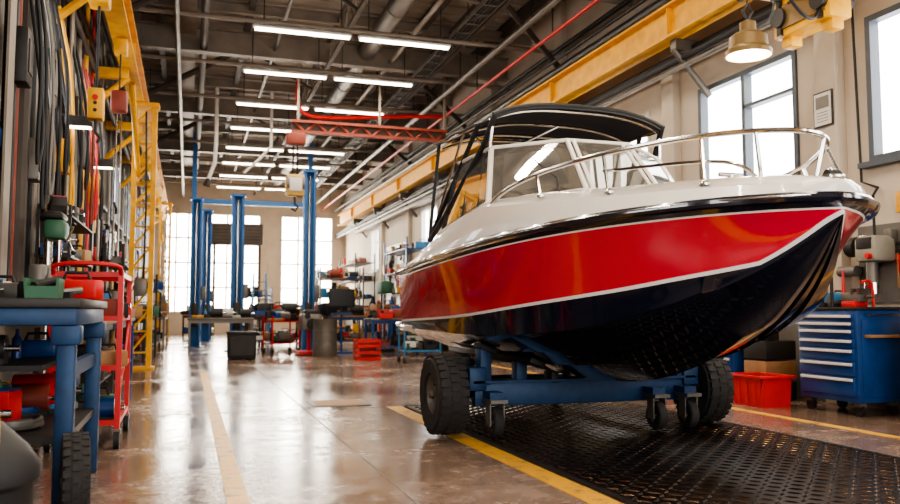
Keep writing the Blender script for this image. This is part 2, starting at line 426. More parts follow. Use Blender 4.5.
b = B('bridge_crane')
for z in (5.14, 5.38): b.box((4.0, 18.5, z), (3.7, .16, .06), ORG)
for k in range(14):
    za, zb = (5.14, 5.38) if k % 2 else (5.38, 5.14)
    b.cyl((2.2+k*.26, 18.5, za), (2.46+k*.26, 18.5, zb), .03, ORG, seg=6)
b.box((4.0, 18.56, 5.26), (3.7, .02, .24), BEAMD)
for x in (2.3, 4.2, 5.8): b.box((x, 18.5, 6.4), (.05, .05, 1.95), BEAMM)
b.box((2.25, 18.5, 4.95), (.42, .45, .26), ORG, bev=.03)
b.cyl((2.2, 18.5, 4.85), (2.2, 18.5, 4.1), .02, DARKST, seg=6); b.cyl((2.3, 18.5, 4.85), (2.3, 18.5, 4.1), .02, DARKST, seg=6)
b.box((2.25, 18.5, 3.9), (.42, .3, .5), mat('faded_yellow', (196, 156, 80), .5), bev=.06); b.box((2.25, 18.32, 3.9), (.28, .05, .3), WHITEP, bev=.02)
b.cyl((2.05, 18.5, 3.95), (2.45, 18.5, 3.95), .2, GREYST)
b.tube([(2.25, 18.5, 3.66), (2.25, 18.5, 3.5), (2.32, 18.5, 3.42), (2.27, 18.5, 3.33), (2.17, 18.5, 3.38)], .025, DARKST)
b.done()
b = B('crane_end_carriage')
b.box((6.35, 7.0, 4.3), (.28, .85, .42), YEL, bev=.02)
b.box((6.2, 7.0, 4.3), (.03, .7, .26), BRONZE); b.box((6.35, 7.0, 4.72), (.12, .5, .56), YEL)
for dy in (-.3, .3):
    b.cyl((6.15, 7+dy, 4.3), (6.55, 7+dy, 4.3), .11, DARKST); b.cyl((6.1, 7+dy, 4.52), (6.6, 7+dy, 4.52), .04, GREYST)
    b.box((6.35, 7+dy, 4.05), (.16, .16, .14), YEL, bev=.02); b.box((6.19, 7+dy, 4.3), (.04, .06, .4), DARKST)
for k in range(5): b.cyl((6.17, 6.72+k*.14, 4.42), (6.19, 6.72+k*.14, 4.42), .016, DARKST, seg=8)
b.box((5.7, 7.3, 4.62), (1.3, .18, .2), YEL, bev=.01); b.box((5.7, 7.2, 4.62), (1.2, .02, .06), DARKST)
b.tube(smooth([(6.2, 6.7, 4.2), (6.0, 6.6, 4.0), (5.75, 6.55, 4.1), (5.5, 6.6, 4.5)]), .018, BLACK)
b.tube(smooth([(5.5, 6.9, 4.5), (5.3, 6.8, 4.15), (5.1, 6.75, 4.35), (4.9, 6.7, 4.95)]), .015, BLACK)
b.done()
b = B('pendant_work_lamp')
c = (4.66, 5.9, 3.3)
b.lathe([(.19, 0), (.2, .0), (.2, .04), (.17, .07), (.16, .17), (.12, .2), (.07, .22), (.07, .3), (.03, .32), (.001, .33)], c, (0, 0, 1), BRONZE, 32)
b.lathe([(.19, .001), (.18, .04), (.15, .07), (.15, .16), (.001, .18)], c, (0, 0, 1), WHITEP, 32)
b.lathe([(.001, -.012), (.1, -.01), (.165, .01), (.175, .03), (.001, .05)], c, (0, 0, 1), BULB, 28)
b.tube([(c[0], c[1], 3.62), (c[0]+.05, c[1], 3.7), (c[0], c[1], 3.77), (c[0]-.05, c[1], 3.7), (c[0], c[1], 3.62)], .012, DARKST)
b.cyl((c[0], c[1], 3.76), (c[0], c[1], 6.2), .008, DARKST, seg=6)
b.tube(smooth([(c[0]+.06, c[1], 3.54), (c[0]+.3, c[1]-.02, 3.7), (c[0]+.35, c[1]+.1, 4.4), (c[0]+.1, c[1], 5.4), (c[0], c[1], 6.1)]), .01, BLACK)
b.cyl((c[0], c[1], 6.1), (c[0], 6.4, 6.34), .03, GREYST)
b.done()
ld = bpy.data.lights.new('lamp', 'POINT'); ld.energy = 30; ld.color = (1, .84, .6); ld.shadow_soft_size = .12
lo = bpy.data.objects.new('pendant_lamp_glow', ld); scene.collection.objects.link(lo); lo.location = (c[0], c[1], 3.12)

# ---------------------------------------------------------------- the boat
BX, BY = 3.3, 6.65
boat = empty('motor_boat', (BX, BY, 0))
def tab(T, x):
    if x <= T[0][0]: return T[0][1]
    if x >= T[-1][0]: return T[-1][1]
    for i in range(len(T)-1):
        if T[i][0] <= x <= T[i+1][0]:
            x0, y0 = T[i]; x1, y1 = T[i+1]; h = x1-x0; t = (x-x0)/h
            m0 = (y1-T[i-1][1])/(x1-T[i-1][0]) if i > 0 else (y1-y0)/h
            m1 = (T[i+2][1]-y0)/(T[i+2][0]-x0) if i+2 < len(T) else (y1-y0)/h
            return (2*t**3-3*t*t+1)*y0+(t**3-2*t*t+t)*h*m0+(-2*t**3+3*t*t)*y1+(t**3-t*t)*h*m1
SB, SE = -2.1, 3.2
TZK = [(-2.1, .52), (-1, .5), (0, .48), (.5, .485), (1, .51), (1.5, .585), (2, .73), (2.4, .92), (2.7, 1.12), (2.9, 1.28), (3.05, 1.42), (3.13, 1.5), (3.2, 1.56)]
TDC = [(-2.1, .36), (0, .38), (1, .37), (2, .26), (2.6, .13), (3.0, .035), (3.2, .004)]
TZB = [(-2.1, .945), (0, 1.005), (1, 1.07), (2, 1.165), (2.6, 1.26), (3.0, 1.345), (3.2, 1.40)]
TC = [(-2.1, .09), (-1.5, .15), (-1, .22), (0, .34), (.5, .37), (1, .32), (1.5, .25), (2, .19), (3, .12), (3.3, .09)]
def bw(s):
    return 1.17*max(0, 1-(s/SE)**2.9)**.62 if s > 0 else 1.17-.08*(s/2.1)**2
def bcw(s):
    return 1.04*max(0, 1-(s/SE)**2.4)**1.0 if s > 0 else 1.04
def zsh(s): return 1.54+.033*s
def section(s):
    b_, bc, zs, zk = bw(s), bcw(s), zsh(s), tab(TZK, s)
    zc = zk+tab(TDC, s); zb = max(tab(TZB, s), zc+.006); c = tab(TC, s)
    p = 1+.5*min(1, max(0, (s-.3)/2.6))
    def sd(z): u = min(1, max(0, (z-zc)/(zs-zc))); return bc+(b_-bc)*u**p
    k = min(1, b_/.5)
    zt = zs-.05
    zb = min(zb, zt-.012); z2 = min(zb+.022, zt-.005)
    Rr = [(0, zk, NAVY), (.42*bc, zk+.40*(zc-zk), NAVY), (.45*bc, zk+.40*(zc-zk)-.014*k, NAVY), (.70*bc, zk+.68*(zc-zk), NAVY), (.73*bc, zk+.68*(zc-zk)-.014*k, NAVY), (bc+.0*k, zc-.02*k, NAVY), (bc+.03*k*(1 if s < 2.6 else 0), zc, NAVY),
          (sd(zb), zb, STRIPE), (sd(z2), z2, RED)]
    for q in (.25, .5, .75): z = z2+(zt-z2)*q; Rr.append((sd(z), z, RED))
    Rr += [(sd(zt), zt, STRIPE), (sd(zt+.01), zt+.01, NAVY), (b_, zs, CREAM), (b_+.005, zs+.03, CREAM), (b_-.03*k, zs+.5*c, CREAM), (b_-.07*k, zs+.85*c, CREAM), (b_-.14*k, zs+c, CREAM)]
    if s > .35:
        cr = .12*min(1, b_)
        Rr += [(b_*.6, zs+c+cr*.6, CREAM), (b_*.3, zs+c+cr*.92, CREAM), (0, zs+c+cr, CREAM)]
    else:
        Rr += [(b_-.22, zs+c-.01, CREAM), (b_-.24, .98, SEAT), (0, .98, SEAT)]
    return Rr
n = 90; stn = [SB+(SE-SB)*(1-(1-i/n)**1.8) for i in range(n+1)]
stn = sorted(stn+[.35, .352])
secs = [section(s) for s in stn]; nr = len(secs[0])
b = B('hull', parent=boat)
for sg in (-1, 1):
    vs = [(sg*o, -s, z) for s, S in zip(stn, secs) for (o, z, m) in S]
    by = {}
    for i in range(len(stn)-1):
        for r in range(nr-1):
            by.setdefault(secs[i][r][2], []).append((i*nr+r, i*nr+r+1, (i+1)*nr+r+1, (i+1)*nr+r))
    for m, fs in by.items(): b.add(vs, fs, m)
S = secs[0][:-2]
ring = [(o, -SB, z) for (o, z, m) in S]+[(-o, -SB, z) for (o, z, m) in reversed(S[1:])]
b.add(ring, [tuple(range(len(ring)))], RED)
hull = b.done(merge=.0004, angle=32)
b = B('rub_rail', parent=boat)
pts = [(-bw(s)-.012, -s, zsh(s)+.012) for s in stn]+[(bw(s)+.012, -s, zsh(s)+.012) for s in reversed(stn[:-1])]
b.tube(pts, .032, NAVY, 10)
pts2 = [(x+(-.03 if x < 0 else .03)*(1 if abs(x) > .08 else abs(x)/.08), y-(.012 if abs(x) < .5 else 0), z+.008) for x, y, z in pts]
b.tube(pts2, .006, STEEL, 6)
b.done()
b = B('stern_platform', parent=boat)
b.box((0, 2.28, .91), (2.06, .4, .06), CREAM, bev=.025)
for x in (-.7, .7): b.box((x, 2.2, .82), (.06, .22, .18), STEEL)
for k in range(9): b.box((-.8+k*.2, 2.28, .945), (.1, .34, .012), DARKST)
for sg in (-1, 1): b.box((sg*1.05, 1.85, .88), (.05, .5, .07), CREAM, bev=.02)
b.done()
b = B('outboard_motor', parent=boat)
b.box((0, 2.42, 1.45), (.36, .5, .48), DARKST, bev=.12); b.box((0, 2.42, 1.12), (.26, .34, .24), BLACK, bev=.05)
b.box((0, 2.4, .74), (.12, .24, .62), DARKST, bev=.04); b.cyl((0, 2.22, .5), (0, 2.62, .5), .06, DARKST, r2=.04)
for k in range(3):
    t = k*2.094; b.box((.09*math.cos(t), 2.63, .5+.09*math.sin(t)), (.15, .02, .07), DARKST, rot=(.5, -t, 0))
b.done()
b = B('windshield', parent=boat)
def P(o, s, z): return Vector((o, -s, z))
base = [(-1.0, -.75, 1.80), (-.97, .42, 1.93), (-.34, .95, 1.99), (.34, .95, 1.99), (.97, .42, 1.93), (1.0, -.75, 1.80)]
top = [(-.9, -.55, 2.44), (-.82, .1, 2.47), (-.29, .5, 2.49), (.29, .5, 2.49), (.82, .1, 2.47), (.9, -.55, 2.44)]
for i in range(5):
    q = [P(*base[i]), P(*base[i+1]), P(*top[i+1]), P(*top[i])]
    nn = (q[1]-q[0]).cross(q[3]-q[0]).normalized()*.004
    vs = [x+nn for x in q]+[x-nn for x in q]
    b.add(vs, [(0, 1, 2, 3), (7, 6, 5, 4), (0, 4, 5, 1), (1, 5, 6, 2), (2, 6, 7, 3), (3, 7, 4, 0)], GLASS)
FR = CREAM
b.tube([P(*p) for p in base], .032, FR, 8); b.tube([P(*p) for p in top], .02, FR, 8)
for i in range(6): b.cyl(P(*base[i]), P(*top[i]), .026 if i in (1, 4) else .02, FR if i in (1, 2, 3, 4) else DARKST, seg=8)
for i, t in ((0, .45), (0, .8)):
    b.cyl(P(*base[0]).lerp(P(*base[1]), t), P(*top[0]).lerp(P(*top[1]), t), .012, DARKST, seg=8)
for i in (2, 3):
    off = .06 if i == 2 else -.06
    b.cyl(P(base[i][0]+off, base[i][1], base[i][2]), P(top[i][0]+off, top[i][1], top[i][2]), .018, FR, seg=8)
b.tube([P(-.55, .86, 1.98), P(-.5, .75, 2.12), P(-.62, .55, 2.3)], .008, BLACK)
b.done()
b = B('bimini_top', parent=boat)
HW = .82
def cz(a): return 2.88-.13*abs(a)**3
ns, no = 10, 20; grid = []
for i in range(ns+1):
    s = .2-1.5*i/ns
    for j in range(no+1):
        a = -1+2*j/no; w = HW+.08*i/ns
        z = cz(a)-.02*abs(2*i/ns-1)**2+.05*i/ns - .012*math.sin(i/ns*math.pi*3)**2
        grid.append((a*w, -s, z))
vs = grid+[(x, y, z-.012) for x, y, z in grid]; M = len(grid); fs = []
for i in range(ns):
    for j in range(no):
        a = i*(no+1)+j; fs += [(a, a+1, a+no+2, a+no+1), (M+a, M+a+no+1, M+a+no+2, M+a+1)]
edge = [j for j in range(no+1)]+[i*(no+1)+no for i in range(1, ns+1)]+[ns*(no+1)+j for j in range(no-1, -1, -1)]+[i*(no+1) for i in range(ns-1, 0, -1)]
for k in range(len(edge)): a, c2 = edge[k], edge[(k+1) % len(edge)]; fs.append((a, c2, M+c2, M+a))
b.add(vs, fs, CANVAS)
b.tube([Vector(grid[e])-Vector((0, 0, .012)) for e in edge], .014, BLACK, 6, closed=True)
def bow(s, m=STEEL, r=.015, dz=-.035):
    pts = []
    for j in range(17):
        a = -1+2*j/16; pts.append((a*(HW+.02), -s, cz(a)+dz))
    b.tube(pts, r, m, 8)
for s in (.1, -.45, -.95, -1.25): bow(s)
bow(.2, BLACK, .022, -.01)
for sg in (-1, 1):
    b.tube([P(sg*HW, .2, 2.74), P(sg*.86, .0, 2.5), P(sg*.98, -.75, 1.95), P(sg*1.02, -1.1, 1.76)], .026, BLACK, 8)
    b.tube([P(sg*.83, -.2, 2.74), P(sg*.9, -.5, 2.4), P(sg*1.0, -1.15, 1.8)], .022, BLACK, 8)
    b.tube([P(sg*.88, -1.25, 2.76), P(sg*.98, -1.25, 1.8)], .018, BLACK, 8)
    b.tube([P(sg*.84, -.6, 2.74), P(sg*.97, -1.2, 1.82)], .014, STEEL, 8)
    b.tube([P(sg*HW, .15, 2.74), P(sg*.84, .12, 2.46)], .014, STEEL, 8)
    b.tube([P(sg*HW, .18, 2.73), P(sg*.85, -.5, 2.74), P(sg*.9, -1.28, 2.76)], .014, STEEL, 8)
b.tube(smooth([P(-.78, -.5, 2.73), P(-.6, -.5, 2.52), P(-.35, -.4, 2.62), P(.0, -.3, 2.8)]), .014, STEEL, 8)
b.done()
b = B('cockpit_fittings', parent=boat)
b.box((-.5, -.1, 1.7), (.75, .4, .5), CREAM, bev=.06); b.box((.5, -.1, 1.7), (.75, .4, .5), CREAM, bev=.06)
b.tube([(-.5+.17*math.cos(t*.393), .16+.05*math.sin(t*.393), 1.98+.17*math.sin(t*.393)) for t in range(16)], .014, BLACK, 8, closed=True)
b.cyl((-.5, 0, 1.9), (-.5, .17, 1.98), .025, BLACK)
for x in (-.5, .5):
    b.cyl((x, .75, .985), (x, .75, 1.4), .05, STEEL); b.box((x, .75, 1.46), (.5, .5, .14), SEAT, bev=.05); b.box((x, .98, 1.8), (.5, .13, .62), SEAT, bev=.05)
b.box((0, 1.85, 1.3), (1.8, .4, .5), SEAT, bev=.06)
b.box((.55, -.35, 2.07), (.4, .2, .16), BLACK, bev=.04); b.box((-.1, -.3, 2.05), (.5, .2, .12), BLACK, bev=.04)
b.done()
b = B('bow_rail', parent=boat)
half = [(-1.04, .55, 1.86), (-1.03, .75, 1.94), (-1.0, 1.05, 2.0), (-.93, 1.5, 2.04), (-.80, 2.0, 2.06), (-.62, 2.36, 2.075), (-.42, 2.66, 2.08), (-.22, 2.84, 2.08), (0, 2.92, 2.08)]
rail = [P(*p) for p in half]+[P(-p[0], p[1], p[2]) for p in reversed(half[:-1])]
b.tube(smooth(rail), .017, STEEL, 10)
for sg in (-1, 1):
    for (o, s, z) in ((-.95, 1.35, 2.03), (-.78, 2.02, 2.065), (-.45, 2.6, 2.08)):
        o2 = min(-.03, -(bw(s+.12)-.12)); b.cyl(P(sg*o, s, z), P(sg*o2, s+.12, zsh(s)+tab(TC, s)-.02), .012, STEEL, seg=8)
        b.lathe([(.03, 0), (.03, .012), (.012, .03)], P(sg*o2, s+.12, zsh(s)+tab(TC, s)-.005), (0, 0, 1), STEEL, 14)
    b.tube(smooth([P(sg*-.78, 2.02, 1.95), P(sg*-.48, 2.6, 1.93), P(sg*-.32, 2.78, 1.9), P(sg*-.2, 2.82, 1.78)]), .011, STEEL, 8)
b.tube(smooth([P(-.24, 2.82, 2.07), P(-.2, 2.8, 1.85), P(-.18, 2.78, 1.8)]), .012, STEEL, 8); b.tube(smooth([P(.24, 2.82, 2.07), P(.2, 2.8, 1.85), P(.18, 2.78, 1.8)]), .012, STEEL, 8)
b.done()
b = B('anchor_roller', parent=boat)
b.box(P(0, 3.0, 1.775), (.1, .34, .03), STEEL, bev=.008); b.cyl(P(-.04, 3.13, 1.79), P(.04, 3.13, 1.79), .026, BLACK)
for x in (-.25, .25):
    b.cyl(P(x, 2.6, 1.74), P(x, 2.6, 1.86), .02, STEEL); b.cyl(P(x-.08, 2.6, 1.86), P(x+.08, 2.6, 1.86), .014, STEEL)
b.done()

# ---------------------------------------------------------------- boat dolly
b = B('boat_dolly', loc=(BX+.05, BY, .018))
for x in (-1.27, 1.27):
    b.wheel((x, 0, .34), .33, .25, rim=GREYST)
b.cyl((-1.22, 0, .34), (1.22, 0, .34), .04, DARKST)
b.box((0, -.1, .34), (2.1, .14, .2), BLUED, bev=.012); b.box((0, -.1, .445), (2.14, .2, .02), BLUED)
b.box((0, 1.55, .3), (1.7, .1, .12), DARKST, bev=.012)
for x in (-.78, .78):
    b.box((x, .75, .31), (.1, 1.7, .12), DARKST, bev=.01)
for sg in (-1, 1):
    b.box((sg*.62, -.1, .51), (.1, .12, .2), BLUED, bev=.01); b.box((sg*.62, 1.5, .46), (.08, .1, .3), DARKST, bev=.01)
    b.box((sg*.95, -.1, .57), (.1, .14, .32), BLUED, bev=.01)
    b.box((sg*.93, -.1, .72), (.16, .2, .05), BLACK, rot=(0, -sg*.38, 0), bev=.01)
    b.box((sg*.62, .6, .62), (.14, 2.2, .05), DARKST, rot=(0, -sg*.37, 0), bev=.01)
    b.box((sg*1.03, -.1, .47), (.16, .2, .2), BLUED, bev=.02)
    b.box((sg*1.05, .14, .5), (.1, .12, .34), DARKST, rot=(.3, 0, 0), bev=.02)
    b.box((sg*.32, -.1, .47), (.07, .16, .1), DARKST, bev=.01)
for (x, y) in ((-.92, -.3), (.6, -.3), (.92, -.3), (-.6, 1.75), (.6, 1.75)):
    b.wheel((x, y, .127), .125, .08, tread=False)
    b.box((x-.06, y, .2), (.012, .1, .2), GREYST); b.box((x+.06, y, .2), (.012, .1, .2), GREYST); b.box((x, y, .3), (.15, .2, .03), GREYST)
    b.box((x, y+.08, .34), (.12, .24, .06), BLUED)
b.done()

# ---------------------------------------------------------------- clutter makers
def item(b, x, y, z, sc=1.0):
    k = R.randrange(8); m = R.choice(PALETTE); r = R.uniform(-.6, .6)
    if k == 0: w, d, h = R.uniform(.1, .3)*sc, R.uniform(.1, .25)*sc, R.uniform(.08, .25)*sc; b.box((x, y, z+h/2), (w, d, h), m, rot=(0, 0, r), bev=.01); b.box((x, y, z+h+.004), (w*.9, d*.9, .012), R.choice(PALETTE), rot=(0, 0, r))
    elif k == 1: h = R.uniform(.1, .25)*sc; rr = R.uniform(.03, .08)*sc; b.lathe([(.001, 0), (rr, 0), (rr, h), (rr*.9, h+.01), (.001, h+.01)], (x, y, z), (0, 0, 1), m, 16)
    elif k == 2: h = R.uniform(.15, .28)*sc; rr = .035*sc; b.lathe([(.001, 0), (rr, 0), (rr, h*.65), (rr*.4, h*.8), (rr*.4, h), (.001, h)], (x, y, z), (0, 0, 1), m, 14)
    elif k == 3:
        b.box((x, y, z+.08*sc), (.38*sc, .18*sc, .16*sc), m, rot=(0, 0, r), bev=.015); b.tube([(x-.1*sc, y, z+.16*sc), (x-.08*sc, y, z+.22*sc), (x+.08*sc, y, z+.22*sc), (x+.1*sc, y, z+.16*sc)], .01, BLACK)
    elif k == 4:
        b.cyl((x-.12*sc, y, z+.1*sc), (x+.1*sc, y, z+.1*sc), .09*sc, m); b.cyl((x+.1*sc, y, z+.1*sc), (x+.18*sc, y, z+.1*sc), .02*sc, STEEL); b.box((x, y, z+.015), (.2*sc, .16*sc, .03), DARKST)
    elif k == 5:
        b.tube([(x+.12*sc*math.cos(t*.52), y+.12*sc*math.sin(t*.52), z+.025+.012*(t//12)) for t in range(36)], .014*sc, m, 6)
    elif k == 6:
        w, d, h = .2*sc, .28*sc, .14*sc
        b.box((x, y, z+.01), (w, d, .02), m)
        for q in (-1, 1): b.box((x+q*w/2, y, z+h/2), (.012, d, h), m, rot=(0, q*.08, 0)); b.box((x, y+q*d/2, z+h/2*(1 if q > 0 else .6)), (w, .012, h*(1 if q > 0 else .6)), m)
        b.cyl((x-.04, y-.06, z+.06), (x+.06, y+.08, z+.1), .025, DARKST, seg=8)
    else:
        b.box((x, y, z+.03*sc), (.3*sc, .05, .04), m, rot=(0, 0, r)); b.cyl((x, y, z+.03), (x+.12, y+.1, z+.05), .02, GREYST, seg=8)
def fill(b, x0, x1, y0, y1, z, n_, sc=1.0):
    for _ in range(n_): item(b, R.uniform(x0+.1, x1-.1), R.uniform(y0+.1, y1-.1), z, sc*R.uniform(.7, 1.1))
def bench(name, x0, x1, y0, y1, h, mt, ml, n_=8, shelf=True, sc=1.0):
    b = B(name); b.bb(x0, x1, y0, y1, h-.05, h, mt, bev=.008)
    for x in (x0+.05, x1-.05):
        for y in (y0+.05, y1-.05): b.bb(x-.03, x+.03, y-.03, y+.03, 0, h-.05, ml)
    for y in (y0+.05, y1-.05): b.bb(x0+.05, x1-.05, y-.015, y+.015, h-.13, h-.05, ml)
    for x in (x0+.05, x1-.05): b.bb(x-.015, x+.015, y0+.05, y1-.05, h-.13, h-.05, ml)
    if shelf: b.bb(x0+.04, x1-.04, y0+.04, y1-.04, .22, .25, ml); fill(b, x0+.05, x1-.05, y0+.05, y1-.05, .25, n_//2+1, 1.3)
    fill(b, x0, x1, y0, y1, h, n_, sc); b.done()
def rack(name, x0, x1, y0, y1, levels, m, n_=4, sc=1.1):
    b = B(name); top = levels[-1]+.35
    for x in (x0+.025, x1-.025):
        for y in (y0+.025, y1-.025): b.bb(x-.025, x+.025, y-.025, y+.025, 0, top, m)
    for z in levels: b.bb(x0, x1, y0, y1, z-.02, z, m); fill(b, x0, x1, y0, y1, z, n_, sc)
    b.done()

# ---------------------------------------------------------------- right side
def tool_cabinet(name, x0, x1, y0, y1, h, n_dr=7):
    b = B(name)
    b.bb(x0, x1, y0, y1, .14, h-.03, BLUEP, bev=.012); b.bb(x0-.02, x1+.02, y0-.02, y1+.02, h-.03, h, DARKST, bev=.008)
    hs = [.07, .07, .09, .09, .12, .14, .18][:n_dr]; z = h-.07; k = (h-.26)/sum(hs)
    for q in hs:
        dz = q*k
        b.bb(x0-.018, x0+.002, y0+.04, y1-.04, z-dz+.012, z, BLUEP, bev=.006)
        b.bb(x0-.045, x0-.016, y0+.06, y1-.06, z-.04, z-.012, WHITEP, bev=.006); z -= dz
    b.bb(x0+.05, x1-.04, y0-.012, y0+.002, .2, h-.12, BLUEP, bev=.005)
    b.bb(x0+.08, x1-.02, y0-.08, y0-.006, h-.31, h-.28, WOOD, bev=.004)
    b.cyl((x0+.08, y0-.05, h-.08), (x1-.05, y0-.05, h-.08), .012, STEEL, seg=8)
    for x in (x0+.08, x1-.08):
        for y in (y0+.08, y1-.08):
            b.cyl((x-.02, y, .06), (x+.02, y, .06), .06, BLACK); b.box((x, y, .12), (.08, .08, .05), GREYST)
    return b
b = tool_cabinet('tool_cabinet', 6.38, 6.95, 6.55, 7.38, 1.1); b.done()
b = tool_cabinet('tool_cabinet', 6.45, 6.95, 8.6, 9.5, .92, 6); b.done()
b = B('bench_vise'); z = 1.1
b.box((6.6, 6.8, z+.03), (.18, .18, .06), REDP, bev=.01); b.box((6.6, 6.8, z+.1), (.12, .26, .1), GREYST, bev=.02); b.box((6.6, 6.67, z+.16), (.16, .03, .06), STEEL); b.box((6.6, 6.75, z+.16), (.16, .03, .06), STEEL)
b.cyl((6.6, 6.57, z+.1), (6.6, 6.67, z+.1), .015, STEEL); b.cyl((6.52, 6.57, z+.1), (6.68, 6.57, z+.1), .008, STEEL)
b.done()
b = B('hand_tools_pile'); fill(b, 6.4, 6.9, 6.95, 7.4, 1.1, 12, .85)
b.tube(smooth([(6.8, 6.75, 1.1), (6.8, 6.75, 1.3), (6.75, 6.75, 1.38), (6.65, 6.75, 1.36)]), .015, REDP)
b.cyl((6.5, 7.0, 1.1), (6.5, 7.0, 1.42), .018, DARKST); b.cyl((6.75, 7.1, 1.1), (6.75, 7.1, 1.5), .03, REDP, r2=.01); b.done()
b = B('bench_grinder')
b.box((7.0, 5.85, 1.4), (.38, .5, .04), DARKST); b.cyl((7.18, 5.85, 1.2), (6.88, 5.85, 1.38), .02, DARKST); b.cyl((7.0, 5.67, 1.58), (7.0, 6.03, 1.58), .1, GREYST)
for y in (5.63, 6.07): b.cyl((7.0, y-.03, 1.58), (7.0, y+.03, 1.58), .13, DARKST); b.box((6.9, y, 1.6), (.12, .1, .2), WHITEP, bev=.03)
b.box((7.0, 5.85, 1.47), (.2, .2, .1), GREYST, bev=.02)
b.done()
b = B('wall_machine')
MB = mat('machine_beige', (140, 134, 120), .5)
b.box((7.0, 6.9, 1.72), (.3, .3, .28), MB, bev=.05); b.cyl((6.95, 6.9, 1.58), (6.95, 6.9, 1.36), .06, GREYST); b.box((6.85, 6.9, 1.78), (.03, .2, .12), DARKST, bev=.01)
b.cyl((6.86, 6.82, 1.64), (6.8, 6.82, 1.64), .03, REDP); b.tube([(7.0, 6.9, 1.84), (7.0, 6.9, 2.3), (7.12, 6.95, 2.4), (7.15, 7.2, 2.5), (7.15, 7.25, 4.6)], .015, BLACK)
b.cyl((6.98, 7.1, 1.76), (6.98, 7.22, 1.76), .11, DARKST); b.cyl((6.95, 6.9, 1.24), (6.95, 6.9, 1.36), .09, STEEL)
b.cyl((7.0, 7.15, 1.5), (7.0, 7.4, 1.5), .06, GREYST); b.box((7.08, 7.3, 1.5), (.2, .1, .1), DARKST)
b.done()
b = B('electrical_boxes')
for (y, z, w, h, m) in ((7.95, 2.56, .2, .2, GREYST), (11.25, 2.0, .3, .6, GREYST), (6.6, 2.2, .16, .22, YEL), (5.2, 2.2, .3, .3, GREYST)):
    b.box((XR-.07, y, z), (.12, w, h), m, bev=.01); b.cyl((XR-.04, y, z-h/2), (XR-.04, y, z-h/2-.35), .012, GREYST, seg=6)
b.done()
b = B('wall_notice_frame')
b.box((XR-.155, 7.62, 3.42), (.02, .3, .42), DARKST, bev=.005); b.box((XR-.167, 7.62, 3.42), (.006, .26, .38), WHITEP); b.box((XR-.172, 7.62, 3.5), (.004, .2, .14), GREYST)
for k in range(4): b.box((XR-.172, 7.62, 3.38-.035*k), (.004, .18, .008), GREYST)
b.done()
b = B('red_storage_bin')
x0, x1, y0, y1, h = 5.98, 6.36, 7.5, 8.0, .34
b.bb(x0+.03, x1-.03, y0+.03, y1-.03, 0, .02, REDP)
def slab(b, p, q, t, h, m, out):
    p = Vector(p); q = Vector(q); o = Vector(out)
    vs = [p, q, q+Vector((0, 0, h))+o*.035, p+Vector((0, 0, h))+o*.035]; vs += [v+o*t for v in vs]
    b.add(vs, [(0, 1, 2, 3), (4, 7, 6, 5), (0, 4, 5, 1), (1, 5, 6, 2), (2, 6, 7, 3), (3, 7, 4, 0)], m)
slab(b, (x0+.03, y0+.03, 0), (x0+.03, y1-.03, 0), .015, h, REDP, (-1, 0, 0)); slab(b, (x1-.03, y0+.03, 0), (x1-.03, y1-.03, 0), .015, h, REDP, (1, 0, 0))
slab(b, (x0+.0, y0+.03, 0), (x1-.0, y0+.03, 0), .015, h, REDP, (0, -1, 0)); slab(b, (x0, y1-.03, 0), (x1, y1-.03, 0), .015, h, REDP, (0, 1, 0))
for (a, c2, d, e) in ((x0-.05, x1+.05, y0-.05, y0+.0), (x0-.05, x1+.05, y1-.0, y1+.05), (x0-.05, x0, y0, y1), (x1, x1+.05, y0, y1)): b.bb(a, c2, d, e, h-.02, h+.01, REDP, bev=.006)
for k in range(3): b.box((x0-.012, y0+.12+k*.13, .16), (.012, .02, .26), REDP)
b.done()
b = B('yellow_wood_cabinet'); b.bb(6.6, 7.1, 5.3, 6.1, 0, .95, WOOD, bev=.01); b.bb(6.55, 7.12, 5.25, 6.15, .95, 1.0, DARKST, bev=.005); b.bb(6.585, 6.6, 5.35, 6.05, .1, .5, CARD); b.bb(6.585, 6.6, 5.35, 6.05, .53, .9, CARD); fill(b, 6.6, 7.05, 5.3, 6.1, 1.0, 4, .8); b.done()
b = B('stacked_crates')
for k in range(3): b.bb(6.45, 6.9, 8.02, 8.42, .005+k*.24, .23+k*.24, (BLACK, WOOD, DARKST)[k], bev=.02)
fill(b, 6.45, 6.9, 8.02, 8.42, .71, 3, .8); b.done()
rack('storage_rack', 6.55, 7.02, 9.8, 11.6, [.25, .8, 1.35, 1.9], GREYST, 9)
bench('workbench', 6.3, 7.0, 12.0, 14.4, .9, WOOD, BLUEP, 18, sc=1.4)
bench('workbench', 6.2, 7.0, 15.2, 17.6, .9, GREYST, BLUEP, 18, sc=1.5)
rack('storage_rack', 6.5, 7.02, 18.0, 20.2, [.25, .9, 1.5, 2.1, 2.7], DARKST, 10, 1.4)
bench('workbench', 6.1, 7.0, 20.6, 23.6, .95, WOOD, DARKST, 20, sc=1.6)
rack('storage_rack', 6.3, 7.02, 24, 27, [.25, .9, 1.6, 2.3, 3.0], BLUEP, 12, 1.4)
bench('workbench', 6.0, 7.0, 27.6, 31, .95, WOOD, DARKST, 16, sc=1.8)
rack('storage_rack', 6.2, 7.02, 31.5, 35, [.25, .9, 1.6, 2.3, 3.0], DARKST, 12, 1.4)
